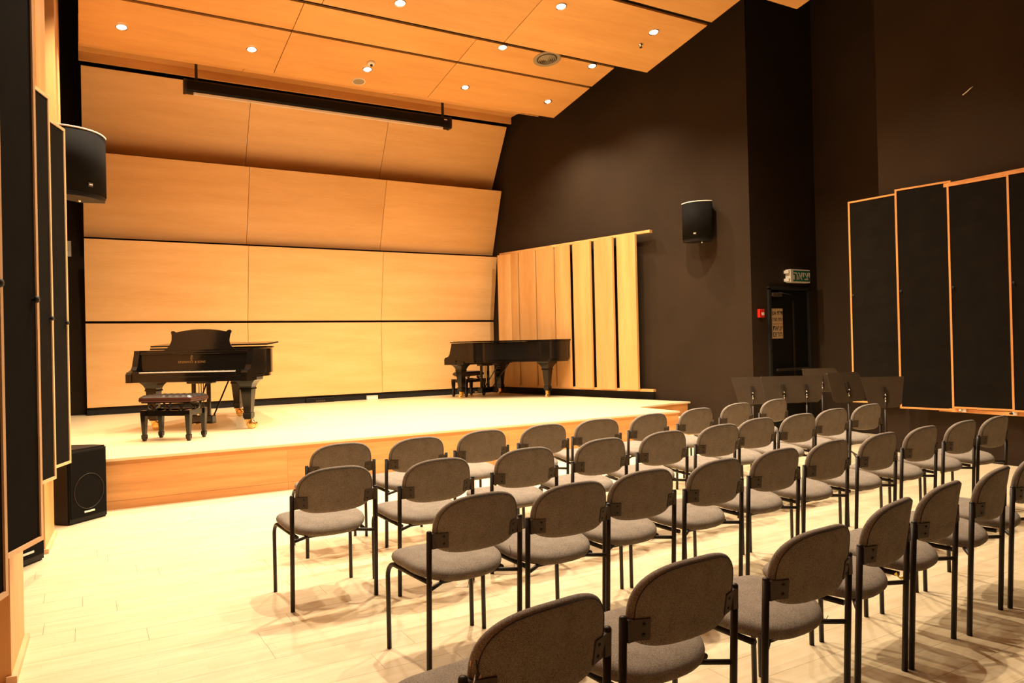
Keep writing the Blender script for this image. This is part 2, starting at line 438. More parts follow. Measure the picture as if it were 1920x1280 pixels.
# right panels: protruding far edge, running toward camera & into the wall ; local +x from near to far; -y faces room(-s) -> rotate mirrored
def acoustic_r(far, da, width, z0, z1, lab):
    o = thing('acoustic_panel', (far[0], far[1], z0), radians(-90 + da), lab, 'acoustic panel', 'black panels on the right wall')
    H = z1 - z0; fw = .022; T = .06
    fr = MB()
    for (xa, xb, za, zb) in ((0, fw, 0, H), (width - fw, width, 0, H), (fw, width - fw, 0, fw), (fw, width - fw, H - fw, H)):
        fr.box(xa, xb, -T / 2, T / 2, za, zb)
    fr.build('frame', TRIMO, o)
    MB().box(fw, width - fw, -T / 2 + .008, T / 2 - .004, fw, H - fw).build('cloth_board', CLOTH, o)
    MB().lathe([(0, .03), (.012, .028), (.016, .016), (.007, .008), (.007, 0)], 12, Matrix.Translation((.05, -T / 2 + .008, 2.05 - z0)) @ Matrix.Rotation(radians(90), 4, 'X')).build('knob', BLKP, o)
for (s, t, da, w, z0, z1, lab) in ((8.99, 6.40, 4, .66, .62, 3.31, 'black fabric acoustic panel nearest the exit door, right wall'),
                           (8.90, 5.68, 11, .64, .585, 3.33, 'black fabric acoustic panel with the thick bright edge, second from the exit door'),
                           (8.955, 5.06, 6, .66, .62, 3.27, 'black fabric acoustic panel third from the exit door, right wall'),
                           (8.955, 4.40, 6, .66, .62, 3.27, 'black fabric acoustic panel at the right edge of the picture'),
                           (8.955, 3.74, 6, .66, .62, 3.27, 'black fabric acoustic panel on the right wall just outside the picture')):
    acoustic_r((s, t), da, w, z0, z1, lab)
for z in (.60, 3.25):
    tr = MB().box(8.985, 9.095, 1.5, 5.25 if z < 1 else 5.25, z - (.03 if z < 1 else -.01), z + (.012 if z < 1 else .055)).build('trim_1' if z < 1 else 'trim_2', TRIMO); struct(tr)
for i, (s, t) in enumerate(((8.975, 4.95), (8.975, 4.40))):
    c = thing('cable_clip', (s, t, .60), 0, ['small white clip on the right wall rail under the third black panel', 'white plastic clip on the right wall rail nearest the picture edge'][i], 'clip')
    MB().box(-.02, .0, -.035, .02, -.02, .02, b=.004).build('body', WHITE, c)
    MB().lathe([(0, .03), (.012, .03), (.014, 0), (0, 0)], 10, Matrix.Translation((-.02, .02, 0)) @ Matrix.Rotation(radians(-90), 4, 'Y')).build('cap', BLKP if i else WHITE, c)

# ---- timber panels stage right
edges = [13.63, 13.15, 12.66, 12.16, 11.70, 11.18, 10.66, 10.16]
wdir = Vector((-.2317, 1)).normalized()   # along wall, away from camera
wang = atan2(wdir.y, wdir.x)
scr = thing('timber_reflector', (8.30, 11.5, HS), 0, 'row of upright pale timber reflector panels on rails beside the second piano', 'wall panelling')
def onw(t, off): # point on panel line P (not wall), offset toward room
    s = 8.02 - .2317 * (t - 12.27); return Vector((s - .974 * off, t - .226 * off))
for i in range(7):
    ta, tb = edges[i], edges[i + 1]
    a = onw(ta - .015, .00 if i < 3 else -.005); b = onw(tb + (.01 if i < 3 else .035), .03 if i < 3 else .06)
    d = (b - a); L = d.length; ang = atan2(d.y, d.x)
    w = MB().box(0, L, -.045, 0, 0, 2.74)
    o = w.build('panel', PANEL_V, scr, (a.x - 8.30, a.y - 11.5, .655 - HS), (0, 0, ang))
# perpendicular return near the corner
a = onw(13.64, 0); MB().box(0, .5, -.04, 0, 0, 2.72).build('panel', PANEL_V, scr, (a.x - .10 - 8.30, a.y + .02 - 11.5, .66 - HS), (0, 0, wang + pi + radians(12)))
for z in (.63, 3.385):
    p, q = onw(13.7, -.03), onw(9.93, -.03); d = q - p
    MB().box(0, d.length, -.075, .0, 0, .045).build('rail', PANEL_V, scr, (p.x - 8.30, p.y - 11.5, z - HS), (0, 0, atan2(d.y, d.x)))
tb_ = MB(); p, q = onw(13.7, -.06), onw(10.0, -.06)
tb_.prism([p, q, q + Vector((.02, .005)), p + Vector((.02, .005))], HS, .655); struct(tb_.build('baseboard_stage', BLACKC))

# ---- door in the niche
dr = struct(MB().box(9.42, 9.47, 8.16, 8.24, 0, 2.30).build('door_1', BLACKC))
MB().box(10.37, 10.42, 8.16, 8.24, 0, 2.30).build('door_jamb', BLACKC, dr)
MB().box(9.42, 10.42, 8.16, 8.24, 2.28, 2.33).build('door_head', BLACKC, dr)
lf = MB().box(9.47, 10.37, 8.21, 8.26, .01, 2.28).build('door_leaf', SPKB, dr)
MB().box(10.02, 10.04, 8.19, 8.212, .9, 2.1).build('edge_strip', METAL, lf)
MB().box(9.55, 10.3, 8.13, 8.17, .98, 1.02, b=.008).build('push_bar', METAL, lf)
MB().box(9.50, 9.72, 8.15, 8.21, 2.17, 2.23, b=.008).build('door_closer', STANDM, lf)
MB().tube([(9.66, 8.17, 2.235), (9.88, 8.12, 2.20)], .008, 6).build('closer_arm', METAL, lf)
ds = thing('door_sign', (9.645, 8.205, 1.74), 0, 'buff notice with black Hebrew lettering on the dark exit door', 'sign')
MB().box(-.125, .125, -.006, 0, -.24, .24).build('plate', SIGNY, ds)
MB().box(-.125, .125, -.0068, -.006, -.012, .0).build('divider', mat('sign_brown', (.30, .14, .05), .6), ds)
rX = (radians(90), 0, 0)
for s_, z_, sz, sx in (('דלת אש', .165, .100, .74), ('החזק סגורה', .065, .078, .60), ('יציאת', -.075, .115, .84), ('חרום', -.175, .115, .90)):
    text_obj('lettering', s_[::-1], sz, BLKP, ds, (0, -.007, z_), rX, .0005, sx=sx, bold=.001)
ex = thing('exit_sign', (10.08, 8.197, 2.50), 0, 'white box exit sign with green Hebrew word above the dark door', 'sign')
MB().box(-.235, .235, -.11, -.005, -.105, .105, b=.008).build('housing', SIGNW, ex)
MB().box(-.27, -.235, -.10, -.005, .04, .09, b=.004).build('end_lug', SIGNW, ex)
MB().box(-.27, -.235, -.10, -.005, -.09, -.04, b=.004).build('end_lug', SIGNW, ex)
MB().box(-.17, .225, -.1115, -.110, -.085, .085).build('face_plate', GREEN, ex)
text_obj('lettering', 'יציאה'[::-1], .19, SIGNW, ex, (.03, -.113, -.0), rX, .001, sx=.95, bold=.002)
fa = thing('fire_alarm_point', (9.24, 8.195, 1.90), 0, 'small red fire alarm call point on the black wall beside the exit door', 'alarm')
MB().box(-.055, .055, -.05, 0, -.065, .065, b=.006).build('housing', RED, fa)
MB().box(-.01, .04, -.054, -.049, -.03, .015).build('window', WHITE, fa)

# ---- downlights
def lamp_proto():
    o = thing('downlight', (0, 0, 0))
    MB().lathe([(.060, .006), (.063, -.006), (.072, -.008), (.078, 0), (.078, .004)], 20).build('trim_ring', CHROME, o)
    MB().lathe([(0, -.001), (.035, -.004), (.060, 0.004)], 16).build('lamp_face', LAMP, o)
    return o
LP = None
def downlight(s, t, z, k, watts, label, group):
    global LP
    if LP is None: LP = lamp_proto(); o = LP
    else: o = copy_tree(LP)
    o.location = (s, t, z - .004); o.rotation_euler = (-math.atan(k), 0, 0)
    tag(o, label, 'ceiling light', group)
    ld = bpy.data.lights.new('lamp_light', 'SPOT'); ld.energy = watts; ld.color = LAMP_COL; ld.spot_size = radians(125); ld.spot_blend = .9; ld.shadow_soft_size = .045
    lo = bpy.data.objects.new('lamp_light', ld); COL.objects.link(lo); lo.location = (s, t, z - .06)
    return o
G1 = 'downlights in the rear ceiling band over the stage'
ords = ['leftmost', 'second from the left', 'middle', 'fourth from the left', 'rightmost']
for i, s in enumerate((.532, 2.203, 3.94, 5.668, 7.324)):
    downlight(s, 11.15 + (.05 * (i > 2)), ZA(11.17) - .002, KS, STAGE_W, 'lit round downlight, %s of the five nearest the back wall' % ords[i], G1)
for s, lab in ((5.68, 'lit round downlight just left of the round air diffuser'), (7.375, 'lit round downlight right of the round air diffuser, beside the stepped ceiling edge')):
    downlight(s, 9.92, ZA(9.92), KS, STAGE_W, lab, 'downlights beside the air diffuser')
for s, t, lab in ((.5, 8.72, 'downlight above the stage front left, out of the picture'), (2.04, 8.72, 'lit round downlight cut by the top picture edge, left'), (3.52, 8.70, 'lit round downlight in the middle ceiling band below the sprinkler head'), (5.512, 8.06, 'large bright downlight in the right part of the middle ceiling band'), (7.13, 8.11, 'lit round downlight nearest the black right wall in the middle ceiling band')):
    downlight(s, t, ZB(t), .178, MID_W, lab, 'downlights in the middle ceiling band')
for t, Z, wt in ((5.5, ZD, HALL_W), (2.7, ZE, BACK_W)):
    for s in (.9, 3.0, 5.1, 7.0):
        downlight(s, t, Z(t), .178, (wt * (.7 if s < 1 else .6 if s > 6.5 else 1)) if t > 5 else (wt if s < 1 else wt * .8), 'lit round downlight over the audience seats, outside the picture', 'downlights over the audience')
# other ceiling fittings
tilt = -math.atan(KS)
o = thing('air_diffuser', (6.53, 9.98, ZA(9.98) - .004), 0, 'round grey air diffuser set in the ceiling behind the stepped edge', 'air vent', rx=tilt)
MB().lathe([(.165, .0), (.21, -.012), (.225, -.004), (.225, .01)], 28).build('rim', DIFF, o)
MB().lathe([(.165, -.004), (.12, -.002), (0, -.002)], 28).build('bowl', STANDM, o)
for rr_ in (.145, .115, .085, .055):
    MB().lathe([(rr_, -.004), (rr_ - .012, -.026), (rr_ - .020, -.022), (rr_ - .006, -.004)], 28).build('vane_ring', DIFF, o)
MB().lathe([(.03, -.004), (.02, -.024), (0, -.026)], 20).build('centre_cone', DIFF, o)
o = thing('ceiling_speaker', (3.93, 11.55, ZA(11.55) - .004), 0, 'flat round white speaker grille in the ceiling behind the downlights', 'speaker', rx=tilt)
MB().lathe([(.092, .004), (.094, -.006), (.108, -.004), (.108, .006)], 24).build('rim', WHITE, o)
MB().lathe([(0, -.004), (.092, -.003)], 24).build('grille', DIFF, o)
o = thing('smoke_detector', (3.935, 10.96, ZA(10.96) - .002), 0, 'white domed smoke detector next to the middle rear downlight', 'detector', rx=tilt)
MB().lathe([(.06, 0), (.06, -.02), (.045, -.035), (0, -.035)], 20).build('base', WHITE, o)
MB().lathe([(.02, -.035), (.02, -.055), (0, -.058)], 12).build('sensor', BLKP, o)
for (s, t, Z, k, lab) in ((3.825, 8.30, ZB, .178, 'small sprinkler head at the top picture edge'), (7.15, 8.43, ZB, .178, 'small dark sprinkler head near the black right wall')):
    o = thing('sprinkler_head', (s, t, Z(t) - .002), 0, lab, 'sprinkler', rx=-math.atan(k))
    MB().lathe([(.035, 0), (.035, -.008), (.012, -.012), (.012, -.04), (0, -.04)], 14).build('body', CHROME, o)
    MB().lathe([(0, -.052), (.022, -.05), (.022, -.046), (0, -.046)], 12).build('deflector', METAL, o)

# ---- projection screen housing
o = thing('projection_screen', (3.8, 12.72, 5.70), 0, 'long black roll-up projection screen case hanging under the rear ceiling', 'projection screen')
pr = [(-.07, -.10), (.07, -.10), (.085, -.06), (.085, .07), (.06, .10), (-.06, .10), (-.085, .07), (-.085, -.06)]
MB().prism(pr, -2.30, 2.26, 'x').build('case', SPKB, o)
MB().prism([(a * 1.06, b * 1.06) for a, b in pr], 2.26, 2.30, 'x').build('end_cap', METAL, o)
MB().prism([(a * 1.06, b * 1.06) for a, b in pr], -2.34, -2.30, 'x').build('end_cap', METAL, o)
MB().box(-2.2, 2.12, -.075, -.035, -.135, -.101).build('bottom_bar', WHITE, o)
for x in (-2.15, 2.15):
    MB().box(x - .02, x + .02, -.02, .02, .09, .46).build('bracket', METAL, o)
MB().box(2.14, 2.2, -.088, -.085, .03, .05).build('badge', WHITE, o)

# ---- wall speakers (rounded front)
def wall_speaker(loc, rz, lab, W_=.50, H_=.64, back=.1):
    o = thing('wall_speaker', loc, rz, lab, 'speaker')
    N = 18; arc = []
    for k in range(N + 1):
        a = -1 + 2 * k / N; arc.append((a * W_ / 2, -.30 + .13 * a * a))
    poly = arc + [(W_ / 2 * .55, 0), (-W_ / 2 * .55, 0)]
    MB().prism(poly, 0.03, H_, 'z', smooth=False).build('cabinet', SPKB, o)
    g = [(x * 1.005, y - .008) for x, y in arc]; g2 = [(x, y + .002) for x, y in reversed(arc)]
    MB().prism(g + g2, .05, H_ - .012, 'z', smooth=True).build('grille', SPKG, o)
    g = [(x * 1.02, y - .012) for x, y in arc]; g2 = [(x, y + .004) for x, y in reversed(arc)]
    MB().prism(g + g2, H_ - .012, H_ + .002, 'z', smooth=True).build('top_rim', WHITE, o)
    MB().prism([(x * .98, y + .004) for x, y in poly], 0, .03, 'z').build('bottom_plate', SPKB, o)
    bd = MB().box(-.025, .025, -.318, -.310, .10, .14).build('badge', STANDM, o)
    MB().box(-.018, .018, -.3195, -.318, .116, .126).build('logo_line', WHITE, bd)
    MB().box(-.06, .06, 0, back, .2, .42).build('wall_bracket', METAL, o)
    MB().lathe([(0, -.02), (.015, -.018), (.015, 0)], 10, Matrix.Translation((.05, -.1, 0))).build('bolt', CHROME, o)
    return o
a = Vector((8.92, 9.07)); wall_speaker((8.835, 9.02, 3.10), radians(-62), 'black curved loudspeaker high on the black wall right of the timber panels', W_=.50, H_=.64, back=.05)
wall_speaker((-.10, 8.55, 3.02), radians(40), 'black curved loudspeaker hanging on the left wall beside the acoustic panels', W_=.60, H_=.66, back=.60)

# ---- floor speakers
def floor_speaker(loc, rz, lab, W_=.42, H_=.66, Dp=.36):
    o = thing('floor_speaker', loc, rz, lab, 'speaker')
    poly = [(-W_ / 2, 0), (W_ / 2, 0), (W_ / 2, Dp * .45), (W_ / 2 - .07, Dp), (-W_ / 2 + .07, Dp), (-W_ / 2, Dp * .45)]
    bm = bmesh.new(); vs0 = [bm.verts.new((x, y, .0)) for x, y in poly]; vs1 = [bm.verts.new((x, y + (.0 if y < .01 else -.0), H_)) for x, y in poly]
    bm.faces.new(vs0); bm.faces.new(vs1)
    for i in range(6): bm.faces.new((vs0[i], vs0[(i + 1) % 6], vs1[(i + 1) % 6], vs1[i]))
    bmesh.ops.bevel(bm, geom=bm.edges[:], offset=.014, segments=2, affect='EDGES')
    mb = MB(); mb.frombm(bm); mb.build('cabinet', SPKB, o)
    MB().box(-W_ / 2 + .02, W_ / 2 - .02, -.008, .01, .05, H_ - .03, b=.004).build('grille', SPKG, o)
    rg = MB(); R_ = W_ * .37
    rg.tube([(R_ * cos(a * pi / 18), -.010, .27 + R_ * sin(a * pi / 18)) for a in range(37)], .0035, 6, cap=False)
    rg.build('woofer_ring', METAL, o)
    b_ = MB().box(-.055, .055, -.014, -.006, .082, .098, b=.003).build('badge', WHITE, o)
    MB().box(-.03, .02, H_ - .002, H_ + .004, .0, .0) if False else None
    return o
floor_speaker((.03, 7.70, 0), atan2(.27, .295) , 'black floor loudspeaker with white badge at the left end of the stage front', .42, .655, .34)
floor_speaker((-.36, 6.30, 0), radians(55), 'dark floor loudspeaker tucked behind the black panels on the left wall', .36, .60, .24)

# small items at the foot of the back wall
o = thing('connector_box', (3.90, 14.10, HS), 0, 'low black connector box with grey sockets at the foot of the back wall', 'box')
MB().box(-.27, .27, -.03, .02, 0, .09, b=.006).build('housing', SPKB, o)
for k in range(5):
    MB().lathe([(.016, 0), (.018, .005), (.010, .006), (0, .004)], 12, Matrix.Translation((-.07 + .036 * k, -.03, .03)) @ Matrix.Rotation(radians(90), 4, 'X')).build('socket', STANDM, o)
o = thing('floor_box', (4.92, 14.06, HS), 0, 'small white box at the foot of the back wall between the pianos', 'box')
MB().box(-.11, .11, -.03, .03, 0, .075, b=.005).build('body', WHITE, o)
MB().box(-.11, .11, -.035, .035, .075, .08).build('lid', WHITE, o)
o = thing('wall_switch_plate', (-.165, 14.40, 3.13), 0, 'narrow white plate on the black wall strip left of the timber panels', 'wall plate')
MB().box(-.05, .04, -.03, .0, 0, .26, b=.004).build('plate', WHITE, o)
MB().box(-.02, .01, -.036, -.03, .1, .16).build('rocker', WHITE, o)
o = thing('tape_scrap', (9.085, 4.86, 4.36), 0, 'thin curled white scrap stuck high on the black right wall', 'scrap')
MB().tube([(0, .07, -.035), (0, .02, -.01), (-.01, -.02, .01), (0, -.05, .03)], .006, 6).build('strip', WHITE, o)

# ================================================================== CHAIRS
PWID = .25
def bend(x): return .95 * x * x
def make_chair():
    root = thing('stacking_chair', (0, 0, 0))
    # backrest
    ol = superell(.230, .158, .108, 2.7, 3.3, 48)
    T = .034
    prof = [(.07, 0), (.03, 0), (.014, .0005), (.005, .004), (.0005, .011), (0, .018), (.002, .026), (.010, .032), (.03, .036), (.06, .039), (.085, .040)]
    vs, fs = cushion(ol, prof)
    V = []
    for (u, v, h) in vs:
        z = .652 + v; y = -.052 + bend(u) + h - .16 * (z - .60)
        V.append((u, y, z))
    b_ = MB().add(V, fs, True).build('backrest', FAB, root)
    # seam piping along the top rear edge
    pts = []
    for (u, v) in ol:
        if v > -.02:
            k = (sqrt(u * u + v * v) - .011) / sqrt(u * u + v * v); u2, v2 = u * k, v * k; z = .652 + v2
            pts.append((u2, -.052 + bend(u2) - .16 * (z - .60), z))
    pts.sort(key=lambda p: atan2(p[2] - .652, p[0]))
    MB().tube(pts, .0014, 5, cap=False).build('seam', THREAD, b_)
    # seat
    ol = superell(.248, .205, .240, 5.0, 2.5, 48)
    prof = [(.1, 0), (.03, .0), (.010, .006), (.002, .016), (0, .028), (.004, .040), (.014, .049), (.035, .055), (.08, .059), (.15, .061), (.19, .0615)]
    vs, fs = cushion(ol, prof)
    V = []
    for (u, v, h) in vs:
        y = .262 + v
        z = .408 + h - .018 * max(0, (.12 - y) / .12) + .058 * (y - .10)
        z += .020 * (u / .24) ** 2 * max(0, 1 - abs(y - .26) / .25) * .5
        V.append((u, y, z))
    MB().add(V, fs, True).build('seat', FAB, root)
    for sx in (-1, 1):
        x = PWID * sx
        pst = MB().tube([(x, .027, 0), (x, .014, .33), (x, 0, .655)], .0127, 12).build('rear_post', METAL, root)
        MB().lathe([(.0127, 0), (.0125, .003), (.009, .0075), (0, .009)], 12, Matrix.Translation((x, 0, .654))).build('end_cap', METAL, pst)
        pts = [(x * .965, .445, 0), (x * .965, .445, .36)]
        for k in range(1, 7):
            a = k / 6 * pi / 2; pts.append((x * (.965 - .02 * k / 6), .445 - .065 * (1 - cos(a)), .36 + .065 * sin(a)))
        pts += [(x * .86, .25, .408), (x * .80, .09, .398)]
        MB().tube(pts, .0115, 10).build('front_leg', METAL, root)
        br = MB().box(-.034, .034, -.0025, .0025, -.035, .035, b=.001)
        bo = br.build('back_bracket', BRKT, root, (sx * .200, -.0185, .615), (radians(9), 0, sx * radians(21)))
        MB().box(-.006, .018, -.010, .012, -.034, .034, Matrix.Translation((sx * .235, -.002, .615))).build('bracket_lug', BRKT, root)
        for zz in (-.016, .018):
            MB().lathe([(.0055, 0), (.005, .003), (0, .0035)], 8, Matrix.Translation((-sx * .012, -.003, zz)) @ Matrix.Rotation(radians(90), 4, 'X')).build('bolt', BLKP, bo)
    cb = MB().tube([(-PWID, .012, .395), (-.15, .07, .400), (.15, .07, .400), (PWID, .012, .395)], .010, 8)
    cb.build('cross_bar', METAL, root)
    return root

CHAIRS = [
    [(1.619, 5.328, 0.5), (2.193, 5.283, 3.1), (2.798, 5.374, 3.2), (3.417, 5.418, -0.8), (4.02, 5.468, -6.2), (4.686, 5.541, 1.8), (5.404, 5.654, 0.5), (6.145, 5.812, 0.9), (6.838, 5.901, 4.1)],
    [(1.262, 4.286, 1.8), (1.872, 4.199, 2.8), (2.538, 4.262, -0.3), (3.21, 4.332, 3.2), (3.84, 4.381, 0.1), (4.477, 4.436, 0.8), (5.074, 4.583, 0.5), (5.631, 4.593, 0.1), (6.263, 4.716, -0.2), (6.92, 4.797, 0.3)],
    [(1.574, 3.096, 5.5), (2.072, 3.059, 3.3), (2.582, 3.129, 3.3), (3.141, 3.15, 5.5), (3.733, 3.227, 4.7), (4.302, 3.28, 5.0), (4.885, 3.306, 4.6), (5.469, 3.352, 4.5), (6.05, 3.379, 4.0), (6.58, 3.40, 4.1)],
    [(1.053, 1.709, 7.4), (1.639, 1.796, 3.6), (2.272, 1.815, 4.3), (2.896, 1.934, 12.7), (3.423, 2.027, 10.5), (4.017, 2.105, 11.9), (4.569, 2.207, 15.3)],
]
ORD = ['first', 'second', 'third', 'fourth', 'fifth', 'sixth', 'seventh', 'eighth', 'ninth', 'tenth']
ROWN = ['front row nearest the stage', 'second row from the stage', 'third row from the stage', 'row nearest the viewer']
proto = make_chair(); first = True; chair_objs = {}
for r, row in enumerate(CHAIRS):
    for i, (s, t, a) in enumerate(row):
        if r == 0 and i == 0: o = proto
        else: o = copy_tree(proto)
        o.location = (s, t, 0); o.rotation_euler = (0, 0, radians(a))
        if i == len(row) - 1: w = 'rightmost'
        elif i == 0: w = 'leftmost'
        else: w = ORD[i] + ' from the left'
        ex_ = ''
        if (r, i) == (3, 0): ex_ = ' with torn backrest corner'
        if (r, i) == (3, 3): ex_ = ' with yellow tape'
        tag(o, 'grey chair%s, %s in the %s' % (ex_, w, ROWN[r]), 'chair', 'grey chairs in the ' + ROWN[r])
        chair_objs[(r, i)] = o
# torn corner with foam on the nearest-left chair, yellow tape
c = chair_objs[(3, 0)]
vs, fs = cushion(superell(.014, .03, .03, 2.2, 2.2, 14), [(9, 0), (.004, 0), (0, .003), (.003, .008), (9, .010)])
MB().add([(u, h, v) for u, v, h in vs], fs, True).build('exposed_foam', FOAM, c, (-.219, -.012, .672), (0, radians(-12), radians(-40)), 'pale orange foam showing through the torn backrest corner')
MB().tube([(-.222, -.02, .70), (-.226, -.028, .684), (-.221, -.03, .668), (-.225, -.024, .654)], .0018, 5).build('torn_thread', THREAD, c)
MB().tube([(-.226, -.02, .664), (-.236, -.03, .655), (-.243, -.034, .650)], .0022, 5).build('foam_tuft', WHITE, c)
c = chair_objs[(3, 3)]
MB().add([(.205, .045, .432), (.222, .04, .440), (.228, .03, .418), (.248, .02, .418), (.250, .014, .410), (.220, .022, .410), (.205, .03, .425)], [(0, 1, 2, 5, 6), (2, 3, 4, 5)], False).build('yellow_tape', YEL, c, label='yellow tape wrapped on the seat rail')
# loose threads under some seats
for key, pts in (((2, 0), [(-.03, .04, .41), (-.028, .035, .38), (-.036, .03, .36)]), ((2, 0), [(.17, -.02, .53), (.175, -.025, .50), (.17, -.03, .485)]), ((2, 1), [(-.2, .2, .41), (-.205, .2, .36)]), ((3, 2), [(.2, .1, .40), (.23, .09, .385), (.26, .1, .39)])):
    MB().tube(pts, .0012, 4).build('loose_thread', THREAD, chair_objs[key])

# ================================================================== PIANOS
def spline(pts, n=8):
    out = []
    P = [Vector(p) for p in pts]
    for i in range(len(P) - 1):
        p0 = P[max(i - 1, 0)]; p1 = P[i]; p2 = P[i + 1]; p3 = P[min(i + 2, len(P) - 1)]
        for k in range(n):
            t = k / n
            out.append(.5 * ((2 * p1) + (p2 - p0) * t + (2 * p0 - 5 * p1 + 4 * p2 - p3) * t * t + (3 * p1 - p0 - 3 * p2 + p3) * t ** 3))
    out.append(P[-1]); return [(p.x, p.y) for p in out]
def make_piano(W_, L, loc, rz, label, desk=True, bigc=True, zs=1.0):
    a = W_ / 2; o = thing('grand_piano', loc, rz, label, 'piano'); o.scale = (1, 1, zs)
    xt = -a + .42
    curve = spline([(a, .28), (a, .62), (a - .01, .85), (a - .16, 1.12 + (L - 2.1) * .15), (a - .42, L * .62), (xt + .33, L - .42), (xt + .22, L - .10), (xt, L), (xt - .25, L - .06), (-a, L - .35)], 8)
    outl = [(-a, .28)] + curve[::1]
    outl = [(-a, .28)] + curve
    rim = MB().prism(outl, .68, .985, 'z', smooth=False).build('rim', PIANO, o)
    sh = [(x * .97, .28 + (y - .28) * .985) for x, y in outl]
    MB().prism(sh, .635, .68).build('case_bottom', PIANO, rim)
    # arms
    pr = [(0, .60), (0, .70), (.02, .725), (.06, .735), (.11, .75), (.145, .79), (.165, .86), (.19, .93), (.20, .985), (.30, .985), (.30, .60)]
    for sx in (-1, 1):
        x0 = sx * a; x1 = sx * (a - .075 if sx > 0 else a - .075)
        MB().prism(pr, min(x0, x1), max(x0, x1), 'x').build('arm', PIANO, o)
        MB().box(min(sx * (a - .075), sx * (a - .15)), max(sx * (a - .075), sx * (a - .15)), .01, .18, .66, .735, b=.006).build('key_block', PIANO, o)
    MB().box(-a + .005, a - .005, .01, .5, .60, .66, b=.005).build('keybed', PIANO, o)
    MB().box(-a + .075, a - .075, .012, .035, .66, .712, b=.004).build('key_slip', PIANO, o)
    kw = (W_ - .31) / 52; x0 = -(W_ - .31) / 2
    wk = MB()
    for k in range(52): wk.box(x0 + k * kw + .0006, x0 + (k + 1) * kw - .0006, .037, .185, .70, .725)
    wk = wk.build('white_keys', IVORY, o); wk['kind'] = 'stuff'
    bk = MB()
    for k in range(51):
        if (k % 7) in (0, 2, 3, 5, 6): bk.box(x0 + (k + 1) * kw - .0055, x0 + (k + 1) * kw + .0055, .088, .185, .725, .738)
    bk = bk.build('black_keys', PIANO, o); bk['kind'] = 'stuff'
    fb = MB().add([(-a + .075, .185, .70), (a - .075, .185, .70), (a - .075, .215, .93), (-a + .075, .215, .93), (-a + .075, .24, .70), (a - .075, .24, .70), (a - .075, .24, .93), (-a + .075, .24, .93)],
                  [(0, 1, 2, 3), (4, 7, 6, 5), (0, 4, 5, 1), (3, 2, 6, 7), (0, 3, 7, 4), (1, 5, 6, 2)]).build('fallboard', PIANO, o)
    MB().box(-a + .075, a - .075, .20, .30, .93, .965, b=.006).build('fallboard_rail', PIANO, o)
    if desk:
        text_obj('gold_lettering', 'STEINWAY & SONS', .040, GOLDP, fb, (-.02, .199, .835), (radians(90 - 7), 0, 0), .0006, sx=1.05)
        ly = MB()
        ly.tube([(.0, 0, .03), (-.014, 0, .02), (-.012, 0, .004), (-.02, 0, -.012), (0, 0, -.02), (.02, 0, -.012), (.012, 0, .004), (.014, 0, .02), (0, 0, .03)], .0022, 5)
        ly.tube([(0, 0, .028), (0, 0, -.03)], .0022, 5); ly.box(-.014, .014, -.001, .001, -.034, -.028)
        ly.build('gold_emblem', GOLDP, fb, (-.02, .200, .888), (radians(-7), 0, 0))
    # legs
    def leg(x, y, rot=0):
        m_ = MB(); secs = [(.635, .15, .13), (.60, .145, .125), (.585, .12, .11), (.555, .092, .09), (.52, .076, .076), (.505, .074, .074), (.50, .080, .080), (.485, .080, .080), (.48, .070, .070), (.20, .046, .046), (.195, .056, .056), (.135, .054, .054), (.13, .045, .045), (.115, .045, .045)]
        vs = []; fs = []
        for (z, hx, hy) in secs:
            vs += [(x - hx, y - hy, z), (x + hx, y - hy, z), (x + hx, y + hy, z), (x - hx, y + hy, z)]
        for i in range(len(secs) - 1):
            for k in range(4): fs.append((i * 4 + k, i * 4 + (k + 1) % 4, i * 4 + 4 + (k + 1) % 4, i * 4 + 4 + k))
        fs += [(0, 1, 2, 3), tuple(len(vs) - 4 + k for k in range(4))]
        lg = m_.add(vs, fs).build('leg', PIANO, o)
        r = .052 if bigc else .03
        cs = MB(); ww = .018
        for sy in ((-1, 1) if bigc else (0,)):
            Mx = Matrix.Translation((x + .045, y + sy * .035, r)) @ Matrix.Rotation(radians(90), 4, 'X')
            cs.lathe([(0, -ww), (r * .8, -ww), (r, -ww * .7), (r, ww * .7), (r * .8, ww), (0, ww)], 18, Mx)
        cs.box(x - .03, x + .05, y - .012, y + .012, r * .6, .12); cs.box(x - .03, x + .03, y - .03, y + .03, r * 1.4, .118)
        cs.build('castor', BRASS, lg)
    fy = .38 if desk else .30
    leg(-a + .15, fy); leg(a - .15, fy); leg(xt + .02, L - (.50 if desk else .40))
    # lid
    lo = [(x + (.018 if x > 0 else -.018), y + .02 * (y > .5)) for x, y in outl]
    lid_y = .60
    if desk:
        lm = [(x, max(y, lid_y)) for x, y in lo]
        MB().prism(lm, .992, 1.014).build('lid', PIANO, o)
        MB().box(-a - .018, a + .018, 0, .40, 0, .020, b=.004).build('lid_flap', PIANO, o, (0, lid_y + .01, 1.026), (radians(4), 0, 0))
        MB().box(-a + .02, a - .02, .30, .60, .955, .975).build('action_deck', PIANO, o)
        # music desk
        half = [(0, .262), (.12, .258), (.25, .243), (.335, .228), (.352, .238), (.375, .246), (.400, .243), (.408, .225), (.398, .205), (.392, .17), (.390, .12), (.405, .07), (.435, .03), (.475, 0.0)]
        pts = spline(half, 3); pts2 = pts + [(-x, z) for x, z in reversed(pts)][0:-1]
        MB().prism(pts2, 0, .015, 'y').build('music_desk', PIANO, o, (-.0, .36, .985), (radians(-14), 0, 0))
        MB().box(-.48, .48, .33, .46, .972, .986, b=.003).build('desk_slide', PIANO, o)
    else:
        MB().prism(lo, .992, 1.014).build('lid', PIANO, o)
        MB().box(-a - .018, a + .018, .18, .285, .992, 1.010, b=.003).build('lid_flap', PIANO, o)
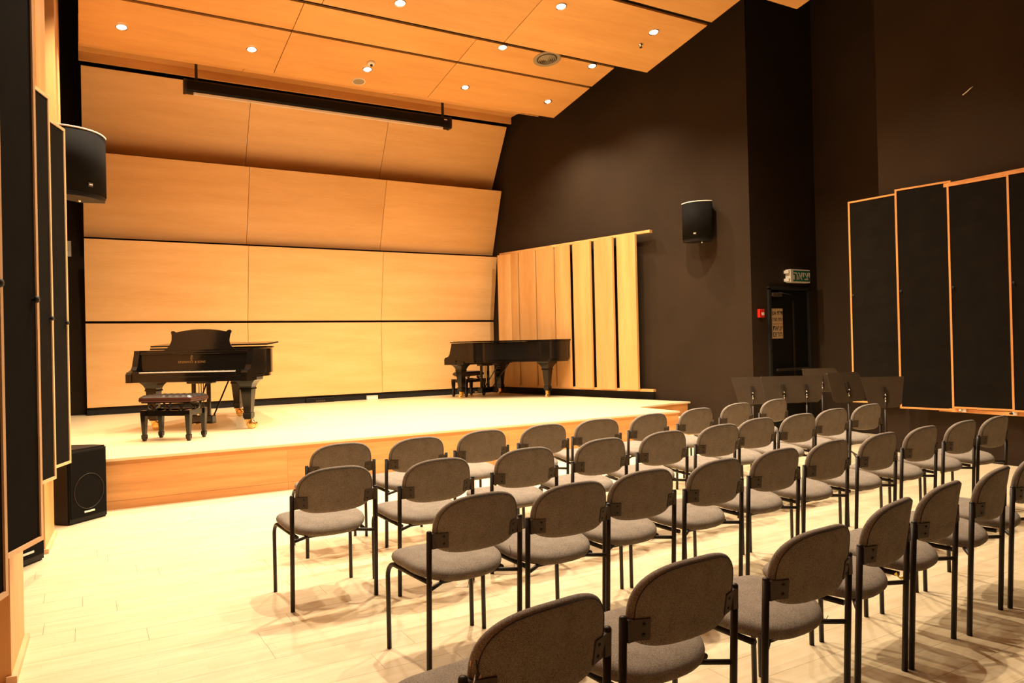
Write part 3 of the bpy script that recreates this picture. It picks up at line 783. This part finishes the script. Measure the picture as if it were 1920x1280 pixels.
    # lyre
    ly = MB().box(-.17, .17, .33, .47, .565, .635, b=.01).build('lyre', PIANO, o)
    lm = MB()
    for x in (-.10, .10): lm.box(x - .02, x + .02, .37, .41, .16, .57)
    for x in (-.03, 0, .03): lm.tube([(x, .39, .16), (x, .39, .57)], .005, 6)
    lm.build('lyre_posts', PIANO, ly)
    MB().box(-.17, .17, .33, .45, .07, .17, b=.012).build('pedal_box', PIANO, ly)
    for x in (-.08, 0, .08): MB().box(x - .017, x + .017, .20, .34, .075, .088, b=.004).build('pedal', BRASS, ly)
    for x in (-.12, .12): MB().tube([(x, .44, .12), (x * 1.3, .92, .64)], .011, 8).build('brace_rod', PIANO, ly)
    return o
make_piano(1.57, 2.74, (1.12, 10.12, HS), radians(-34), 'glossy black concert grand piano with raised music desk and open keyboard, stage left', zs=1.05)
make_piano(1.48, 2.11, (6.78, 13.46, HS), radians(201), 'closed black grand piano tucked in the right corner of the stage', desk=False, bigc=False, zs=1.08)

def bench(loc, rz, label, cushion_mat, side_mat, h=.50, W_=.60, Dp=.36):
    o = thing('piano_bench', loc, rz, label, 'bench')
    nx, ny = 30, 16; vs = []; fs = []
    for j_ in range(ny + 1):
        for i_ in range(nx + 1):
            u = i_ / nx; v = j_ / ny
            e = min(u, 1 - u) * W_; e2 = min(v, 1 - v) * Dp
            d = min(1, e / .035) * min(1, e2 / .035)
            q = abs(sin(u * pi * 8)) * abs(sin(v * pi * 4))
            vs.append(((u - .5) * W_, (v - .5) * Dp, h - .03 + .022 * d ** .5 + .012 * (q ** .5) * d))
    for j_ in range(ny):
        for i_ in range(nx):
            k = j_ * (nx + 1) + i_; fs.append((k, k + 1, k + nx + 2, k + nx + 1))
    MB().add(vs, fs, True).build('cushion_top', cushion_mat, o)
    MB().box(-W_ / 2, W_ / 2, -Dp / 2, Dp / 2, h - .075, h - .029, b=.006).build('cushion_side', side_mat, o)
    MB().box(-W_ / 2 - .003, W_ / 2 + .003, -Dp / 2 - .003, Dp / 2 + .003, h - .058, h - .05).build('piping', BURG if side_mat is not BURG else LEATH, o)
    MB().box(-W_ / 2 + .02, W_ / 2 - .02, -Dp / 2 + .02, Dp / 2 - .02, h - .09, h - .075).build('seat_board', PIANO, o)
    a, b = .526 / 2, .343 / 2
    fr = MB()
    for sy in (-1, 1): fr.box(-a, a, sy * b - .012, sy * b + .012, .285, .345)
    for sx in (-1, 1): fr.box(sx * a - .012, sx * a + .012, -b, b, .285, .345)
    fr.build('frame', PIANO, o)
    for sy in (-1, 1):
        for sx in (-1, 1):
            x, y = sx * a, sy * b
            sc_ = MB(); sc_.tube([(x * .8, y * .8, .32), (x * .45, y * .8, .41)], .010, 6); sc_.tube([(x * .4, y * .8, .32), (x * .8, y * .8, .41)], .010, 6)
            sc_.build('scissor_arm', METAL, o)
            vs = []; fs = []
            for (z, hw) in ((.35, .03), (.30, .03), (.075, .019), (.07, .026), (.03, .024), (.02, .018), (0, .014)):
                vs += [(x - hw, y - hw, z), (x + hw, y - hw, z), (x + hw, y + hw, z), (x - hw, y + hw, z)]
            for i in range(6):
                for k in range(4): fs.append((i * 4 + k, i * 4 + (k + 1) % 4, i * 4 + 4 + (k + 1) % 4, i * 4 + 4 + k))
            fs += [(0, 1, 2, 3), tuple(len(vs) - 4 + k for k in range(4))]
            MB().add(vs, fs).build('leg', PIANO, o)
    for sx in (-1, 1):
        MB().lathe([(0, -.03), (.022, -.03), (.026, 0), (.022, .01), (0, .012)], 14, Matrix.Translation((sx * (a + .03), 0, .375)) @ Matrix.Rotation(sx * radians(90), 4, 'Y')).build('height_knob', PIANO, o)
    return o
bench((.916, 9.44, HS), radians(-35), 'tufted black piano bench with burgundy sides in front of the open piano', LEATH, BURG, h=.52, W_=.62, Dp=.40)
bench((6.74, 13.46, HS), radians(201), 'plain dark bench pushed under the closed corner piano', LEATH, LEATH, h=.50, W_=.56, Dp=.34)

# ================================================================== MUSIC STANDS
def music_stand(s, t, ztop, rz, tilt_, label, Wd=.50, Hd=.34, rnd=False, taper=.06):
    o = thing('music_stand', (s, t, 0), rz, label, 'music stand', 'black music stands by the exit door')
    zc = ztop - Hd * .52
    hw = Wd / 2
    if rnd: pts = [(-hw + .015, Hd / 2), (hw - .06, Hd / 2), (hw - .02, Hd / 2 - .02), (hw, Hd / 2 - .07), (hw - taper * .3, -Hd / 2 + .03), (hw - .05, -Hd / 2), (-hw + .05, -Hd / 2), (-hw + taper * .3, -Hd / 2 + .03), (-hw, Hd / 2 - .03)]
    else: pts = [(-hw, Hd / 2), (hw, Hd / 2), (hw - taper, -Hd / 2 + .04), (hw - taper - .05, -Hd / 2), (-hw + taper + .05, -Hd / 2), (-hw + taper, -Hd / 2 + .04)]
    dk = MB().prism(pts, -.002, .002, 'y').build('desk', STANDM, o, (0, 0, zc), (tilt_, 0, 0))
    MB().box(-hw + .01, hw - .03, 0, .05, Hd / 2 - .003, Hd / 2).build('ledge', STANDM, dk)
    MB().box(-.02, .02, -.035, -.002, -.06, .06, b=.004).build('desk_hinge', METAL, dk)
    MB().lathe([(0, -.014), (.010, -.012), (.011, 0), (.004, .006), (0, .006)], 12, Matrix.Translation((0, -.045, zc - .03)) @ Matrix.Rotation(radians(90), 4, 'X')).build('tilt_knob', CHROME, o)
    MB().tube([(0, -.03, .45), (0, -.03, zc - .06)], .0085, 10).build('inner_tube', METAL, o)
    MB().tube([(0, -.035, zc - .11), (0, -.035, zc - .06)], .008, 10).build('collar', CHROME, o)
    MB().tube([(0, -.03, .06), (0, -.03, zc - .20)], .013, 10).build('pole', METAL, o)
    for k in range(3):
        a = k * 2 * pi / 3 + .5
        MB().tube([(0, -.03, .14), (.12 * cos(a), -.03 + .12 * sin(a), .10), (.25 * cos(a), -.03 + .25 * sin(a), .012)], .009, 8).build('leg', METAL, o)
for args in (
    (7.59, 6.89, 1.01, -33, -12, 'black music stand leftmost of the cluster by the exit door', .52, .36, False, .07),
    (7.50, 6.32, 1.04, -26, -15, 'black music stand with broad desk, second from the left in the cluster', .52, .34, True, .08),
    (8.01, 6.39, 1.02, -32, -10, 'black music stand in the middle of the cluster by the exit door', .46, .34, False, .04),
    (7.90, 5.72, 1.085, -10, -16, 'black music stand with tall rounded desk right of the cluster centre', .50, .36, True, .03),
    (8.90, 6.84, 1.08, -28, -14, 'dark music stand behind the tall rounded one in the cluster', .50, .34, True, .03),
    (8.06, 5.35, 1.03, -32, -10, 'black music stand rightmost of the cluster, below the acoustic panels', .50, .36, False, .06)):
    s, t, z, rz, tl, lab, wd, hd, rn, tp = args
    music_stand(s, t, z, radians(rz), radians(tl), lab, wd, hd, rn, tp)
